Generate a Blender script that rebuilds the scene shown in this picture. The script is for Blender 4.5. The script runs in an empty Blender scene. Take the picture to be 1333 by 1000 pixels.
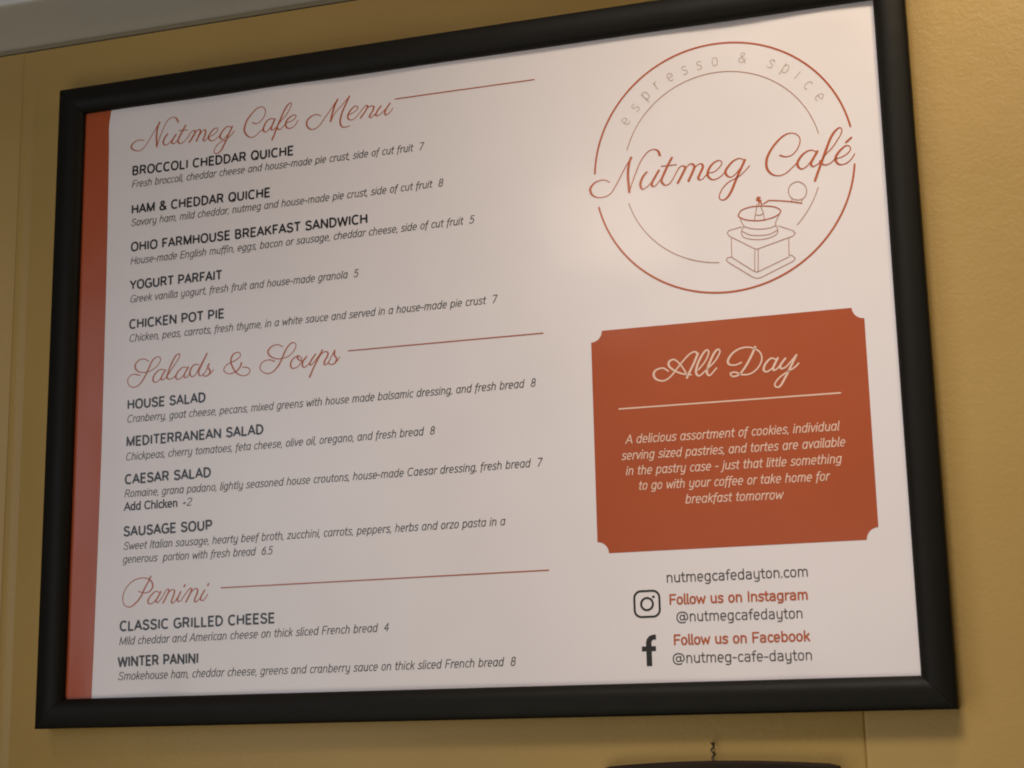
import bpy, math, random
from mathutils import Matrix, Vector
random.seed(4)
S = bpy.context.scene
COL = S.collection

# ------------------------------------------------------------------ camera
# board coordinates: millimetres right / down from the top left corner of the visible poster
U = 0.4445
Z0 = 2.35                       # height of the poster's top edge
def W3(x, y, d=0.0):            # mm right, mm down, mm out of the wall (towards the viewer)
    return Vector((x/1000.0, -d/1000.0, Z0 - y/1000.0))
def rodrigues(a):
    v = Vector(a); return Matrix.Rotation(v.length, 3, v.normalized())
PF = 2099.14
PR = rodrigues((-0.2020, 0.2982, -0.0515))
PT = Vector((-0.7393, -0.4695, 2.8017))
cpos = -(PR.transposed() @ PT)
def b2w(v): return Vector((v[0], v[2], -v[1]))
cam = bpy.data.cameras.new("camera"); camo = bpy.data.objects.new("camera", cam); COL.objects.link(camo)
ctr = b2w(cpos) * U
right, up, back = b2w(PR[0]), -b2w(PR[1]), -b2w(PR[2])
M = Matrix((right, up, back)).transposed().to_4x4()
M.translation = ctr + Vector((0, 0, Z0))
camo.matrix_world = M
cam.sensor_width = 36; cam.lens = PF/1333.0*36
cam.clip_start = 0.01; cam.clip_end = 50
cam.dof.use_dof = True; cam.dof.aperture_fstop = 12; cam.dof.focus_distance = 1.12
S.cycles.filter_width = 1.9
S.camera = camo
S.render.resolution_x = 1024; S.render.resolution_y = 768

# ------------------------------------------------------------------ light
w = bpy.data.worlds.new("World"); S.world = w; w.use_nodes = True
w.node_tree.nodes["Background"].inputs[0].default_value = (1.0, 0.86, 0.74, 1)
w.node_tree.nodes["Background"].inputs[1].default_value = 0.012
S.view_settings.view_transform = 'Standard'; S.view_settings.look = 'None'
S.view_settings.exposure = 0; S.view_settings.gamma = 1
def lamp(name, loc, aim, power, color, radius, size, blend):
    l = bpy.data.lights.new(name, 'SPOT'); o = bpy.data.objects.new(name, l); COL.objects.link(o)
    l.energy = power; l.color = color; l.shadow_soft_size = radius; l.spot_size = math.radians(size); l.spot_blend = blend
    o.location = loc; o.rotation_euler = (Vector(aim)-Vector(loc)).to_track_quat('-Z', 'Y').to_euler()
    return o
def area(name, loc, aim, power, color, sx, sy):
    l = bpy.data.lights.new(name, 'AREA'); l.shape = 'RECTANGLE'; l.size = sx; l.size_y = sy
    o = bpy.data.objects.new(name, l); COL.objects.link(o)
    l.energy = power; l.color = color
    o.location = loc; o.rotation_euler = (Vector(aim)-Vector(loc)).to_track_quat('-Z', 'Y').to_euler()
    return o
# warm ceiling spots aimed at the menu, a downlight close by, then unseen lights added for glow, sheen and fill
lamp("near_downlight", W3(715, -240, 300), W3(620, 100, 0), 5.0, (1.0, 0.81, 0.52), 0.08, 150, 1.0)
lamp("menu_spot", W3(420, -1100, 1400), W3(560, 300, 0), 99.0, (1.0, 0.915, 0.85), 0.24, 24, 1.0)
lamp("left_spot", W3(-300, -1100, 1200), W3(40, 420, 0), 12.0, (1.0, 0.80, 0.76), 0.20, 17, 1.0)
lamp("sheet_glow_lamp", W3(262, -85, 700), W3(400, 138, 0), 1.5, (1.0, 0.78, 0.62), 0.06, 100, 1.0)  # added unseen lamp, placed so its glow mirrors in the sheet
area("left_sheen_fill", W3(-420, 210, 1100), W3(200, 250, 0), 2.5, (0.78, 0.86, 1.0), 0.5, 0.7)  # unseen area light added for a cool sheen on the sheet's left
area("back_sheen_fill", W3(311, 384, 2200), W3(400, 380, 0), 1.2, (1.0, 0.84, 0.76), 0.7, 0.5)  # unseen light added behind the camera for sheen at lower right
area("low_fill", W3(150, 900, 900), W3(250, 350, 0), 2.7, (1.0, 0.93, 0.72), 0.9, 0.5)  # added fill from below in front, lifts the lower part of the sheet

# ------------------------------------------------------------------ materials
def lin(c):
    return tuple(((v/255)/12.92 if v/255 <= 0.04045 else ((v/255+0.055)/1.055)**2.4) for v in c) + (1,)
def mat(name, color, rough=0.5, spec=0.5, coat=0, coat_rough=0.1):
    m = bpy.data.materials.new(name); m.use_nodes = True
    b = m.node_tree.nodes["Principled BSDF"]
    b.inputs["Base Color"].default_value = color; b.inputs["Roughness"].default_value = rough
    b.inputs["Specular IOR Level"].default_value = spec
    b.inputs["Coat Weight"].default_value = coat; b.inputs["Coat Roughness"].default_value = coat_rough
    return m
def nodes(m):
    return m.node_tree.nodes, m.node_tree.links, m.node_tree.nodes["Principled BSDF"]
def noise(m, scale, detail=3, rough=0.5, vec=None, dist=0.0):
    n, l, b = nodes(m)
    if vec is None:
        vec = n.new("ShaderNodeTexCoord").outputs["Object"]
    t = n.new("ShaderNodeTexNoise"); t.inputs["Scale"].default_value = scale
    t.inputs["Detail"].default_value = detail; t.inputs["Roughness"].default_value = rough
    t.inputs["Distortion"].default_value = dist
    l.new(vec, t.inputs["Vector"]); return t
def ramp(m, fac, stops):
    n, l, b = nodes(m); r = n.new("ShaderNodeValToRGB")
    while len(r.color_ramp.elements) < len(stops): r.color_ramp.elements.new(0.5)
    for e, (p, c) in zip(r.color_ramp.elements, stops): e.position = p; e.color = c
    l.new(fac, r.inputs[0]); return r
def bump(m, height, dist, strength=1.0, prev=None):
    n, l, b = nodes(m); k = n.new("ShaderNodeBump"); k.inputs["Distance"].default_value = dist
    k.inputs["Strength"].default_value = strength
    l.new(height, k.inputs["Height"])
    if prev is not None: l.new(prev.outputs[0], k.inputs["Normal"])
    l.new(k.outputs[0], b.inputs["Normal"]); return k

# mustard wall paint, rolled on: orange peel relief, faint mottling
M_WALL = mat("mustard_wall_paint", (0.42, 0.27, 0.085, 1), 0.42, 0.35)
t = noise(M_WALL, 5, 4); r = ramp(M_WALL, t.outputs[0], [(0.3, (0.41, 0.262, 0.080, 1)), (0.7, (0.46, 0.296, 0.090, 1))])
M_WALL.node_tree.links.new(r.outputs[0], M_WALL.node_tree.nodes["Principled BSDF"].inputs["Base Color"])
t1 = noise(M_WALL, 330, 2, 0.5, dist=0.4); k1 = bump(M_WALL, t1.outputs[0], 0.0009, 0.26)
t2 = noise(M_WALL, 75, 2); bump(M_WALL, t2.outputs[0], 0.0012, 0.22, k1)
M_CROWN = mat("white_moulding_paint", (0.62, 0.60, 0.56, 1), 0.5, 0.4)
t = noise(M_CROWN, 60, 3); bump(M_CROWN, t.outputs[0], 0.0006, 0.4)
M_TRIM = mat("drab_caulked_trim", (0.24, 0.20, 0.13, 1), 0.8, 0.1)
M_CEIL = mat("ceiling_paint", (0.72, 0.70, 0.66, 1), 0.8, 0.2)
t = noise(M_CEIL, 120, 3); bump(M_CEIL, t.outputs[0], 0.001, 0.5)
M_FRAME = mat("black_satin_frame", (0.0082, 0.0068, 0.0048, 1), 0.42, 0.17)
t = noise(M_FRAME, 45, 4, 0.6)
mr = M_FRAME.node_tree.nodes.new("ShaderNodeMapRange"); mr.inputs[3].default_value = 0.44; mr.inputs[4].default_value = 0.62
M_FRAME.node_tree.links.new(t.outputs[0], mr.inputs[0]); M_FRAME.node_tree.links.new(mr.outputs[0], M_FRAME.node_tree.nodes["Principled BSDF"].inputs["Roughness"])
t = noise(M_FRAME, 700, 2); bump(M_FRAME, t.outputs[0], 0.0002, 0.3)
M_BACK = mat("backing_board", (0.10, 0.08, 0.06, 1), 0.9, 0.1)
def print_mat(name, color, mottled=0.0):
    m = mat(name, color, 0.55, 0.2, 0.7, 0.24)
    n, l, b = nodes(m)
    t = noise(m, 9, 2); k = bump(m, t.outputs[0], 0.006, 0.30)
    l.new(k.outputs[0], b.inputs["Coat Normal"])
    g = noise(m, 11, 3, 0.5); q = n.new("ShaderNodeMapRange")       # handling smears in the sheen
    q.inputs[1].default_value = 0.35; q.inputs[2].default_value = 0.7; q.inputs[3].default_value = 0.215; q.inputs[4].default_value = 0.27
    l.new(g.outputs[0], q.inputs[0]); l.new(q.outputs[0], b.inputs["Coat Roughness"])
    if mottled:
        t = noise(m, 14, 4)
        a = tuple(c*(1-mottled) for c in color[:3])+(1,); z = tuple(c*(1+mottled) for c in color[:3])+(1,)
        r = ramp(m, t.outputs[0], [(0.3, a), (0.7, z)]); l.new(r.outputs[0], b.inputs["Base Color"])
    return m
M_PAPER = print_mat("glossy_white_paper", (0.82, 0.755, 0.77, 1), 0.012)
M_RUST = print_mat("rust_print", (0.42, 0.080, 0.022, 1), 0.03)
M_RED = print_mat("brown_red_ink", (0.47, 0.100, 0.030, 1))
M_THINRED = print_mat("pale_brown_ink", (0.44, 0.20, 0.12, 1))
M_MIDRED = print_mat("mid_brown_ink", (0.42, 0.115, 0.050, 1))
M_FAINT = print_mat("faint_brown_ink", (0.50, 0.36, 0.28, 1))
M_BLACK = print_mat("black_ink", (0.016, 0.014, 0.014, 1))
M_GREY = print_mat("grey_ink", (0.060, 0.052, 0.050, 1))
M_CREAM = print_mat("unprinted_paper", (0.82, 0.58, 0.46, 1))

# ------------------------------------------------------------------ mesh helpers
def link(name, me, m, parent=None):
    o = bpy.data.objects.new(name, me); COL.objects.link(o)
    if m: me.materials.append(m)
    if parent: o.parent = parent
    return o
def mesh(name, vs, fs, m, parent=None, smooth=False):
    me = bpy.data.meshes.new(name); me.from_pydata([tuple(v) for v in vs], [], fs); me.update()
    if smooth:
        for p in me.polygons: p.use_smooth = True
    return link(name, me, m, parent)
def tag(o, label, cat=None, kind=None, group=None):
    if label: o["label"] = label
    if cat: o["category"] = cat
    if kind: o["kind"] = kind
    if group: o["group"] = group
    return o
def sweep(name, prof, p0, p1, m, parent=None, mitre0=0.0, mitre1=0.0, across=(0, 0, 1), smooth_angle=50):
    """extrude profile [(a, d)] (a mm along 'across', d mm out of the wall) from p0 to p1 (points), ends cut along a mitre"""
    ax = (Vector(p1)-Vector(p0)).normalized(); ac = Vector(across); out = Vector((0, -1, 0))
    n = len(prof); vs = []
    for P, mi in ((p0, mitre0), (p1, mitre1)):
        for a, d in prof:
            vs.append(Vector(P) + ac*(a/1000) + out*(d/1000) + ax*(a/1000*mi))
    fs = [(i, (i+1) % n, n+(i+1) % n, n+i) for i in range(n)]
    fs += [tuple(reversed(range(n))), tuple(range(n, 2*n))]
    o = mesh(name, vs, fs, m, parent)
    me = o.data
    import bmesh
    bm = bmesh.new(); bm.from_mesh(me); bmesh.ops.recalc_face_normals(bm, faces=bm.faces); bm.to_mesh(me); bm.free()
    for p in me.polygons: p.use_smooth = True
    me.set_sharp_from_angle(angle=math.radians(smooth_angle))
    return o

# ------ hand lettering, as centre lines in poster millimetres
LOGO = [
  [(411.68,105.23),(409.05,103.41),(405.65,102.89),(401.19,104.20),(398.40,107.10),(397.83,109.53),(398.96,112.65),(401.83,114.74),(405.24,115.39),(409.16,114.86),(412.64,112.80),(415.20,109.13),(418.30,104.04),(421.41,98.46),(424.51,93.36),(427.33,89.23)],
  [(427.33,89.23),(425.89,92.79),(424.93,97.90),(424.63,103.33),(424.90,109.31),(425.13,113.80)],
  [(425.13,113.80),(427.38,107.63),(430.05,101.02),(433.21,93.96),(436.29,89.37),(439.79,86.09),(443.68,85.34),(446.26,86.92),(447.34,90.03)],
  [(437.77,100.98),(435.26,103.64),(433.43,107.38),(433.08,110.30),(434.19,112.66),(436.38,112.19),(439.84,109.64),(443.40,104.65),(446.19,100.79)],
  [(446.19,100.79),(443.38,105.14),(441.06,109.30),(441.45,111.56),(443.13,111.52),(445.87,108.90),(447.89,106.19)],
  [(455.61,92.82),(452.79,97.41),(449.68,103.44),(447.83,107.66),(448.45,110.20),(450.77,111.95),(453.68,110.59),(456.21,107.21),(458.78,102.60),(461.04,99.92),(463.19,99.70),(464.46,101.09),(462.53,105.03),(458.94,111.23)],
  [(447.98,98.04),(452.29,98.09),(458.50,98.13)],
  [(460.71,108.50),(463.55,103.19),(466.56,99.63),(468.96,98.85),(470.69,100.64),(469.69,103.95),(466.31,110.65)],
  [(467.87,107.66),(471.21,101.69),(474.14,99.60),(476.01,100.08),(476.38,102.33),(474.30,106.49),(473.00,109.27),(473.87,110.84),(476.01,110.37),(478.48,107.98),(480.42,106.76),(483.72,106.43),(487.12,104.16),(489.35,101.51),(488.98,99.50),(486.90,98.75),(483.54,100.29),(480.55,103.83),(479.44,107.61),(480.72,110.46),(483.47,111.92),(487.27,110.78),(490.19,108.45),(491.66,107.17)],
  [(504.35,100.47),(501.39,99.02),(497.61,100.10),(494.19,103.09),(491.68,106.69),(492.24,109.68),(494.72,111.45),(497.57,110.34),(500.52,107.30),(503.00,104.20),(505.04,100.55)],
  [(505.04,100.55),(502.46,105.59),(499.89,110.62),(497.29,116.14),(494.69,121.65),(491.70,125.65),(488.85,126.87),(486.81,125.56),(486.94,122.66),(489.24,118.57),(493.15,114.91),(497.44,113.00),(501.74,110.85),(505.14,107.87),(507.97,105.06)],
  [(528.53,100.26),(532.20,101.74),(536.51,100.99),(540.47,96.98),(542.34,92.14),(541.74,88.66),(538.94,86.31),(534.69,85.75),(529.73,88.22),(524.62,93.24),(520.52,99.52),(519.15,105.01),(519.98,109.64),(523.01,113.12),(527.23,114.37),(531.56,113.33),(536.01,109.95),(539.37,106.99)],
  [(552.20,100.74),(549.37,99.26),(545.61,100.18),(542.27,102.85),(539.93,106.50),(540.02,109.60),(542.30,111.57),(545.56,110.30),(548.95,106.51),(553.27,100.60)],
  [(553.27,100.60),(550.07,105.53),(548.56,108.71),(549.76,110.82),(552.46,109.76),(555.21,107.86),(558.65,103.25),(562.54,99.83),(566.54,94.73),(569.74,89.53),(569.66,86.70),(568.11,86.22),(564.79,88.87),(561.87,93.56),(558.82,100.47),(555.74,107.93),(552.66,115.38),(550.50,120.70)],
  [(554.69,107.80),(555.64,109.60),(558.20,110.76),(561.42,109.77),(564.17,107.60),(566.04,107.16),(569.50,106.32),(572.75,104.49),(574.74,101.96),(574.10,99.64),(572.04,99.09),(568.76,101.19),(565.66,104.71),(564.68,107.94),(566.07,110.91),(568.63,111.79),(572.35,110.86),(575.39,108.18),(577.29,105.35)],
  [(575.76,93.97),(572.18,96.87)],
]
TITLE = [
  [(50.49,28.04),(46.77,27.14),(42.36,28.16),(39.62,30.93),(40.30,33.45),(44.06,35.53),(48.49,35.19),(52.08,31.85),(55.62,26.77),(59.86,20.40),(63.39,14.97)],
  [(63.39,14.97),(61.67,19.25),(60.88,25.38),(61.35,34.43)],
  [(61.35,34.43),(63.04,29.13),(65.10,23.86),(67.88,18.00),(70.70,13.87),(74.33,12.49),(77.29,13.72),(78.97,16.71)],
  [(70.27,25.24),(67.78,28.36),(66.77,31.68),(67.93,33.90),(71.21,33.29),(74.77,29.97),(77.25,26.84)],
  [(77.25,26.84),(74.43,30.96),(74.13,33.33),(76.32,33.61),(79.18,31.23)],
  [(85.32,20.33),(82.66,24.80),(79.88,29.94),(79.21,32.61),(80.71,34.32),(83.61,33.87),(87.16,30.55),(89.97,26.45),(92.48,25.55),(93.45,26.91),(91.51,30.78),(88.56,34.51)],
  [(79.73,24.07),(87.02,24.34)],
  [(90.09,31.97),(93.60,27.14),(96.46,25.25),(97.93,26.48),(96.91,29.43),(94.70,34.28)],
  [(95.53,32.33),(98.33,28.24),(100.81,26.17),(102.27,27.05),(101.49,31.40),(100.25,33.98),(101.71,34.99),(104.19,32.78),(108.82,31.00),(112.00,28.34),(111.96,26.28),(109.45,26.29),(106.28,29.29),(104.54,32.49),(106.03,35.07),(108.91,35.65),(112.46,33.52),(114.58,31.75)],
  [(123.79,27.17),(120.55,26.05),(117.37,28.02),(114.58,31.75),(114.63,34.49),(116.80,35.80),(119.62,33.78),(122.41,30.40),(124.35,26.56)],
  [(124.35,26.56),(121.38,32.65),(118.63,38.42),(115.52,44.14),(111.99,46.41),(109.67,45.09),(110.47,41.79),(113.98,38.15),(118.95,36.42),(123.18,33.57),(126.33,30.23)],
  [(141.12,25.89),(143.73,26.92),(147.01,26.00),(150.27,22.81),(151.63,18.92),(150.89,16.09),(148.28,14.37),(144.52,15.22),(140.31,18.74),(136.59,23.24),(134.54,28.41),(134.60,32.05),(136.77,35.50),(140.10,37.30),(143.39,36.60),(146.65,34.09),(149.21,32.17)],
  [(158.97,25.57),(156.39,24.77),(153.12,25.91),(150.81,29.22),(149.91,32.26),(151.35,34.71),(154.14,33.28),(156.92,30.04),(159.30,25.52)],
  [(159.30,25.52),(157.15,30.07),(156.24,32.65),(157.42,33.71),(160.68,31.89),(164.36,27.42),(168.52,23.47),(171.74,18.49),(172.88,15.49),(171.71,14.65),(169.39,16.36),(166.63,20.51),(163.88,26.01),(161.14,31.95),(158.87,37.51),(157.04,41.54)],
  [(160.91,32.15),(162.09,33.79),(163.50,34.07),(165.81,32.57),(168.58,29.79),(172.29,28.94),(175.53,27.12),(176.44,25.00),(174.58,24.29),(171.34,25.66),(168.57,28.44),(168.13,31.98),(170.01,34.03),(172.80,34.18),(176.03,32.14),(178.09,28.82)],
  [(196.18,27.95),(192.89,26.34),(188.70,27.23),(185.42,30.28),(185.14,33.74),(187.56,36.97),(191.15,37.45),(195.32,35.10),(199.47,29.85),(203.62,24.59),(209.55,16.67)],
  [(209.55,16.67),(207.19,21.59),(205.42,27.16),(203.95,33.35)],
  [(203.95,33.35),(207.79,26.91),(212.53,22.32),(218.75,15.62)],
  [(218.75,15.62),(216.09,21.07),(213.13,27.63),(211.66,33.23),(211.96,36.74),(213.74,39.00),(216.69,39.11),(219.34,38.59)],
  [(218.75,30.13),(222.00,28.84),(225.24,26.39),(225.24,24.65),(223.18,24.08),(220.23,26.28),(217.87,30.01),(217.87,32.91),(220.23,34.38),(223.76,33.12),(227.30,29.27),(230.83,25.42),(232.59,24.68),(233.18,26.03),(231.41,28.96),(227.58,33.93)],
  [(229.94,30.50),(233.76,26.40),(236.69,25.65),(238.15,27.00),(236.68,30.26),(234.62,33.44),(236.08,34.50),(239.01,32.31)],
  [(243.71,26.61),(241.07,29.71),(239.60,32.96),(240.76,33.98),(244.27,32.16),(247.78,28.90),(250.71,25.56)],
  [(250.71,25.56),(247.78,29.47),(246.60,32.76),(247.75,34.18),(250.38,32.70),(253.01,29.61)],
]
SALADS = [
  [(59.18,200.74),(55.54,198.79),(51.25,199.07),(48.11,202.07),(48.21,205.35),(50.80,207.85),(55.12,208.86),(60.11,208.31),(65.03,205.80),(68.48,201.87),(68.77,199.29),(66.24,198.09),(62.72,199.74),(60.00,204.39),(57.30,210.02),(53.89,215.59),(50.41,218.55),(46.13,219.38),(42.82,216.96),(41.99,213.31),(44.41,210.25),(47.98,209.57),(51.96,210.88)],
  [(72.58,208.71),(69.36,207.79),(65.84,209.44),(63.44,212.49),(63.17,215.71),(65.35,217.18),(68.84,214.88),(73.06,208.43)],
  [(73.06,208.43),(70.21,213.05),(69.92,215.62),(72.39,215.18),(75.16,212.49),(78.58,207.92),(82.68,202.44),(84.71,198.73),(83.97,197.36),(81.18,198.74),(77.78,204.62),(75.45,210.25),(74.49,214.06),(76.66,215.85),(80.16,214.53),(82.22,212.44)],
  [(90.93,208.33),(87.75,207.73),(84.27,209.70),(81.89,213.38),(82.31,216.00),(84.78,216.20),(88.59,213.29),(91.84,208.08)],
  [(91.84,208.08),(88.92,212.68),(88.63,215.23),(90.74,215.41),(93.48,212.41)],
  [(100.37,206.87),(96.86,206.57),(94.11,209.24),(93.15,213.03),(94.96,215.44),(97.73,214.06),(101.78,207.32),(106.85,199.05)],
  [(106.85,199.05),(103.15,206.15),(100.48,211.72),(100.89,214.65),(102.99,215.14),(106.07,212.19),(108.76,206.95)],
  [(108.76,206.95),(107.75,209.12),(109.56,212.48),(108.57,214.97),(105.80,216.02),(104.04,214.91)],
  [(108.57,215.10),(110.29,213.83),(112.33,211.43)],
  [(134.65,208.47),(133.76,211.29),(130.30,214.62),(125.24,215.86),(121.29,213.86),(120.85,211.28),(123.55,208.60),(129.00,206.53),(133.26,204.00),(133.61,201.48),(130.85,200.30),(127.36,202.39),(126.26,207.02),(128.31,212.28),(131.50,216.17),(136.20,218.22),(140.08,217.25),(141.60,214.85),(139.62,212.37),(135.72,211.82)],
  [(167.30,199.40),(163.05,197.57),(158.43,198.61),(155.76,201.62),(156.57,204.58),(160.07,207.05),(164.69,208.18),(170.83,207.27),(175.39,204.07),(177.66,199.96),(176.87,197.73),(173.81,197.45),(170.01,201.44),(166.99,207.66),(163.98,213.15),(159.41,217.43),(154.79,218.12),(150.52,215.60),(149.70,211.93),(152.37,208.91),(156.99,208.23),(160.86,209.64)],
  [(179.24,207.14),(175.81,208.78),(173.55,212.53),(174.73,215.86),(178.54,215.47),(181.56,212.50),(181.92,208.95),(179.62,207.18),(178.87,208.69),(181.17,210.90),(184.22,210.59),(186.10,208.24)],
  [(186.10,208.24),(183.46,211.24),(182.72,214.75),(184.63,215.98),(188.41,213.09),(192.93,207.05)],
  [(192.93,207.05),(189.16,212.09),(188.57,214.54),(190.31,214.33),(193.71,210.69),(198.22,204.66)],
  [(198.22,204.66),(195.22,210.11),(191.47,216.92),(188.47,223.44)],
  [(193.72,212.84),(197.48,207.45),(200.87,205.96),(202.61,207.90),(199.77,213.36),(200.15,215.53),(202.78,213.97),(207.66,205.85)],
  [(207.66,205.85),(207.51,209.04),(209.17,212.03),(207.68,215.11),(204.67,215.70),(202.78,214.33)],
  [(207.68,215.11),(209.93,213.17),(211.42,210.81)],
]
PANINI = [
  [(65.13,359.07),(63.43,362.46),(60.55,367.14),(57.71,372.87),(53.63,377.50),(48.89,380.23),(44.61,378.72),(42.97,374.92),(43.70,369.61),(47.17,364.41),(52.52,360.90),(58.53,359.84),(63.38,360.86),(66.47,363.67),(66.57,367.40),(63.65,370.20),(59.45,370.55),(55.49,369.32)],
  [(72.66,370.85),(69.64,369.93),(66.11,372.17),(63.51,375.78),(63.88,378.18),(66.88,378.30),(70.38,375.00),(73.66,370.26)],
  [(73.66,370.26),(70.40,375.53),(69.85,377.36),(71.66,377.70),(74.56,374.65),(77.42,370.00),(79.18,368.75),(79.82,370.36),(75.56,378.39)],
  [(77.82,373.72),(81.59,369.65),(84.27,369.76),(84.04,372.40),(82.09,377.60),(83.60,378.72),(86.49,375.67),(89.35,371.04)],
  [(89.35,371.04),(87.09,375.70),(87.13,377.55),(89.50,377.38),(92.66,373.29),(95.83,369.73),(97.59,369.02),(97.64,371.13),(93.67,378.35)],
  [(96.21,373.44),(99.97,369.65),(102.62,369.77),(102.39,372.65),(100.43,377.31),(101.64,378.67),(104.82,375.91),(108.24,370.80)],
  [(108.24,370.80),(105.39,375.41),(105.44,377.52),(107.79,377.61),(110.65,373.80)],
  [(92.67,366.32),(91.99,367.56)],
  [(111.32,366.35),(110.64,367.59)],
]
ALLDAY = [
  [(447.02,240.78),(443.44,238.43),(438.48,239.65),(437.12,242.82),(439.05,245.86),(443.90,247.08),(448.91,244.22),(454.90,237.35),(460.84,231.30),(464.99,229.21),(467.35,230.64)],
  [(467.35,230.64),(464.66,236.55),(462.03,241.23),(459.38,246.32)],
  [(459.84,245.13),(457.98,241.30),(454.93,236.53),(451.40,233.36),(448.10,234.30),(447.58,237.13),(450.70,240.44),(456.26,243.36),(462.29,244.52)],
  [(467.26,241.68),(471.94,236.36),(474.60,230.87),(473.49,228.73),(470.55,231.33),(467.04,237.57),(465.58,243.17),(467.48,245.77),(470.80,243.61),(473.32,241.37),(478.34,236.91),(481.99,231.11),(480.72,228.96),(477.77,231.97),(474.23,239.01),(472.80,243.77),(474.71,245.97),(479.33,241.48)],
  [(505.42,229.53),(502.33,235.74),(498.01,242.66),(493.82,247.16),(489.80,248.04),(488.31,245.89),(491.53,245.35),(496.19,247.36),(501.75,247.02),(506.68,243.40),(509.33,237.97),(508.01,233.00),(502.64,229.69),(496.29,229.53),(490.57,232.28),(487.16,236.86),(487.81,239.76),(491.76,240.51),(495.80,239.23)],
  [(518.71,239.19),(515.24,238.08),(511.52,241.39),(510.13,245.31),(512.42,246.71),(516.91,243.47),(519.70,238.31)],
  [(519.70,238.31),(516.93,243.07),(516.38,246.00),(518.77,245.39),(521.68,242.27),(524.61,238.90)],
  [(524.61,238.90),(521.25,243.03),(521.51,245.47),(524.69,244.53),(528.41,240.83),(531.72,237.34)],
  [(531.72,237.34),(527.82,244.40),(523.49,252.05),(520.10,256.98),(517.35,257.15),(517.09,254.73),(520.42,250.99),(526.09,247.46),(530.10,245.39),(532.97,242.83)],
]
GRIND_CURVE = [
  [(498.79,138.68),(501.27,135.35),(507.51,133.83),(514.40,134.08),(521.22,135.12),(526.05,137.44),(526.67,139.90),(523.12,142.27),(516.95,143.72),(510.83,143.82),(503.99,142.48),(499.86,140.40),(498.79,138.68)],
  [(499.70,140.62),(500.83,144.11),(502.08,146.81),(500.59,148.88),(500.42,152.45),(502.60,154.85),(507.88,156.47),(513.20,157.05),(519.32,156.38),(523.61,154.24),(524.18,150.74),(523.00,147.43),(524.15,144.38),(525.84,141.23)],
  [(502.08,146.81),(506.74,148.78),(512.05,149.77),(518.15,149.90),(523.16,148.64)],
  [(500.76,150.10),(505.76,153.05),(511.82,154.12),(518.68,154.09),(523.89,151.90)],
  [(511.31,134.52),(509.86,140.35),(509.31,143.48)],
  [(513.99,134.59),(515.31,138.58),(515.82,143.43)],
  [(510.29,139.44),(512.54,140.34),(515.34,139.38)],
  [(532.77,125.62),(534.11,122.02),(537.63,120.13),(540.64,120.50),(543.74,123.19),(544.65,127.05),(543.46,130.73),(540.71,132.63),(536.58,132.14),(533.68,129.72),(532.77,125.62)],
]
GRIND_THICK = [
  [(512.76,128.68),(512.76,130.28),(512.94,132.71)],
  [(513.25,129.70),(514.84,132.93)],
  [(516.00,132.67),(519.55,130.68),(525.98,131.68),(534.99,133.46),(540.94,135.20)],
]
GRIND_DOT = [
  [(512.10,128.04),(513.55,128.21)],
  [(511.72,129.52),(513.98,130.27)],
]
GRIND_LINE = [
  [(534.70,131.84),(534.57,134.21)],
  [(541.55,132.49),(540.56,135.31)],
  [(500.69,146.90),(491.75,148.53),(490.66,150.17),(492.32,152.59),(509.43,163.54),(534.05,156.99),(535.66,155.19),(534.26,153.30),(525.04,149.01)],
  [(493.25,154.05),(492.94,166.76)],
  [(508.41,164.06),(507.70,177.82)],
  [(510.70,163.91),(509.96,178.29)],
  [(531.19,158.25),(530.70,169.78)],
  [(492.94,166.92),(489.84,167.23),(489.23,168.75),(490.68,170.49),(505.81,181.95),(508.78,183.44),(511.84,182.97),(533.09,174.19),(534.69,172.40),(532.93,170.25),(530.70,169.78)],
  [(492.92,167.16),(506.78,177.96),(509.01,178.98),(510.55,178.66),(530.64,170.95)],
  [(511.17,134.26),(511.56,132.55)],
  [(514.00,134.27),(514.46,132.88)],
]

# ------------------------------------------------------------------ the wall
WALL = -12.0      # mm: the wall lies 12 mm behind the poster
wall = bpy.data.objects.new("wall", None); COL.objects.link(wall); wall.location = W3(250, 700, WALL)
tag(wall, "mustard yellow painted interior wall with upright joints behind the framed menu", "wall", "structure")
def wpart(o):
    o.parent = wall; o.matrix_parent_inverse = Matrix.Translation(-wall.location); return o
def panel(x0, x1, bev=2.2):
    """one wall board: flat face whose upright edges ease back into the joint"""
    ys = [-64.5 + i*(1500+64.5)/6 for i in range(7)]
    xs = [(x0, -5), (x0+0.02, -0.8), (x0+bev*0.35, -0.4), (x0+bev, 0), (x1-bev, 0), (x1-bev*0.35, -0.4), (x1-0.02, -0.8), (x1, -5)]
    vs = [W3(x, y, WALL+d) for y in ys for x, d in xs]; k = len(xs)
    fs = [(j*k+i, (j+1)*k+i, (j+1)*k+i+1, j*k+i+1) for j in range(6) for i in range(k-1)]
    o = mesh("wall_panel", vs, fs, M_WALL, smooth=True); return wpart(o)
panel(-900, -62.2); panel(-59.4, 558.98, 2.0); panel(559.03, 1500, 2.6)
wpart(mesh("joint_backing", [W3(-900, -64, WALL-5.9), W3(1500, -64, WALL-5.9), W3(1500, 1500, WALL-5.9), W3(-900, 1500, WALL-5.9)], [(0, 3, 2, 1)], M_BACK))
# soft raised filler bead along the left joint
bead = [(-6.2, -0.02), (-4.2, 0.22), (-2.2, 0.55), (0, 0.72), (2.2, 0.5), (4.4, 0.2), (6.4, -0.02), (6.4, -3), (-6.4, -3)]
o = sweep("joint_bead", [(a, d+WALL) for a, d in bead], W3(-60.8, -64), W3(-57.0, 1500), M_WALL, across=(1, 0, 0), smooth_angle=80)
wpart(o)

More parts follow.
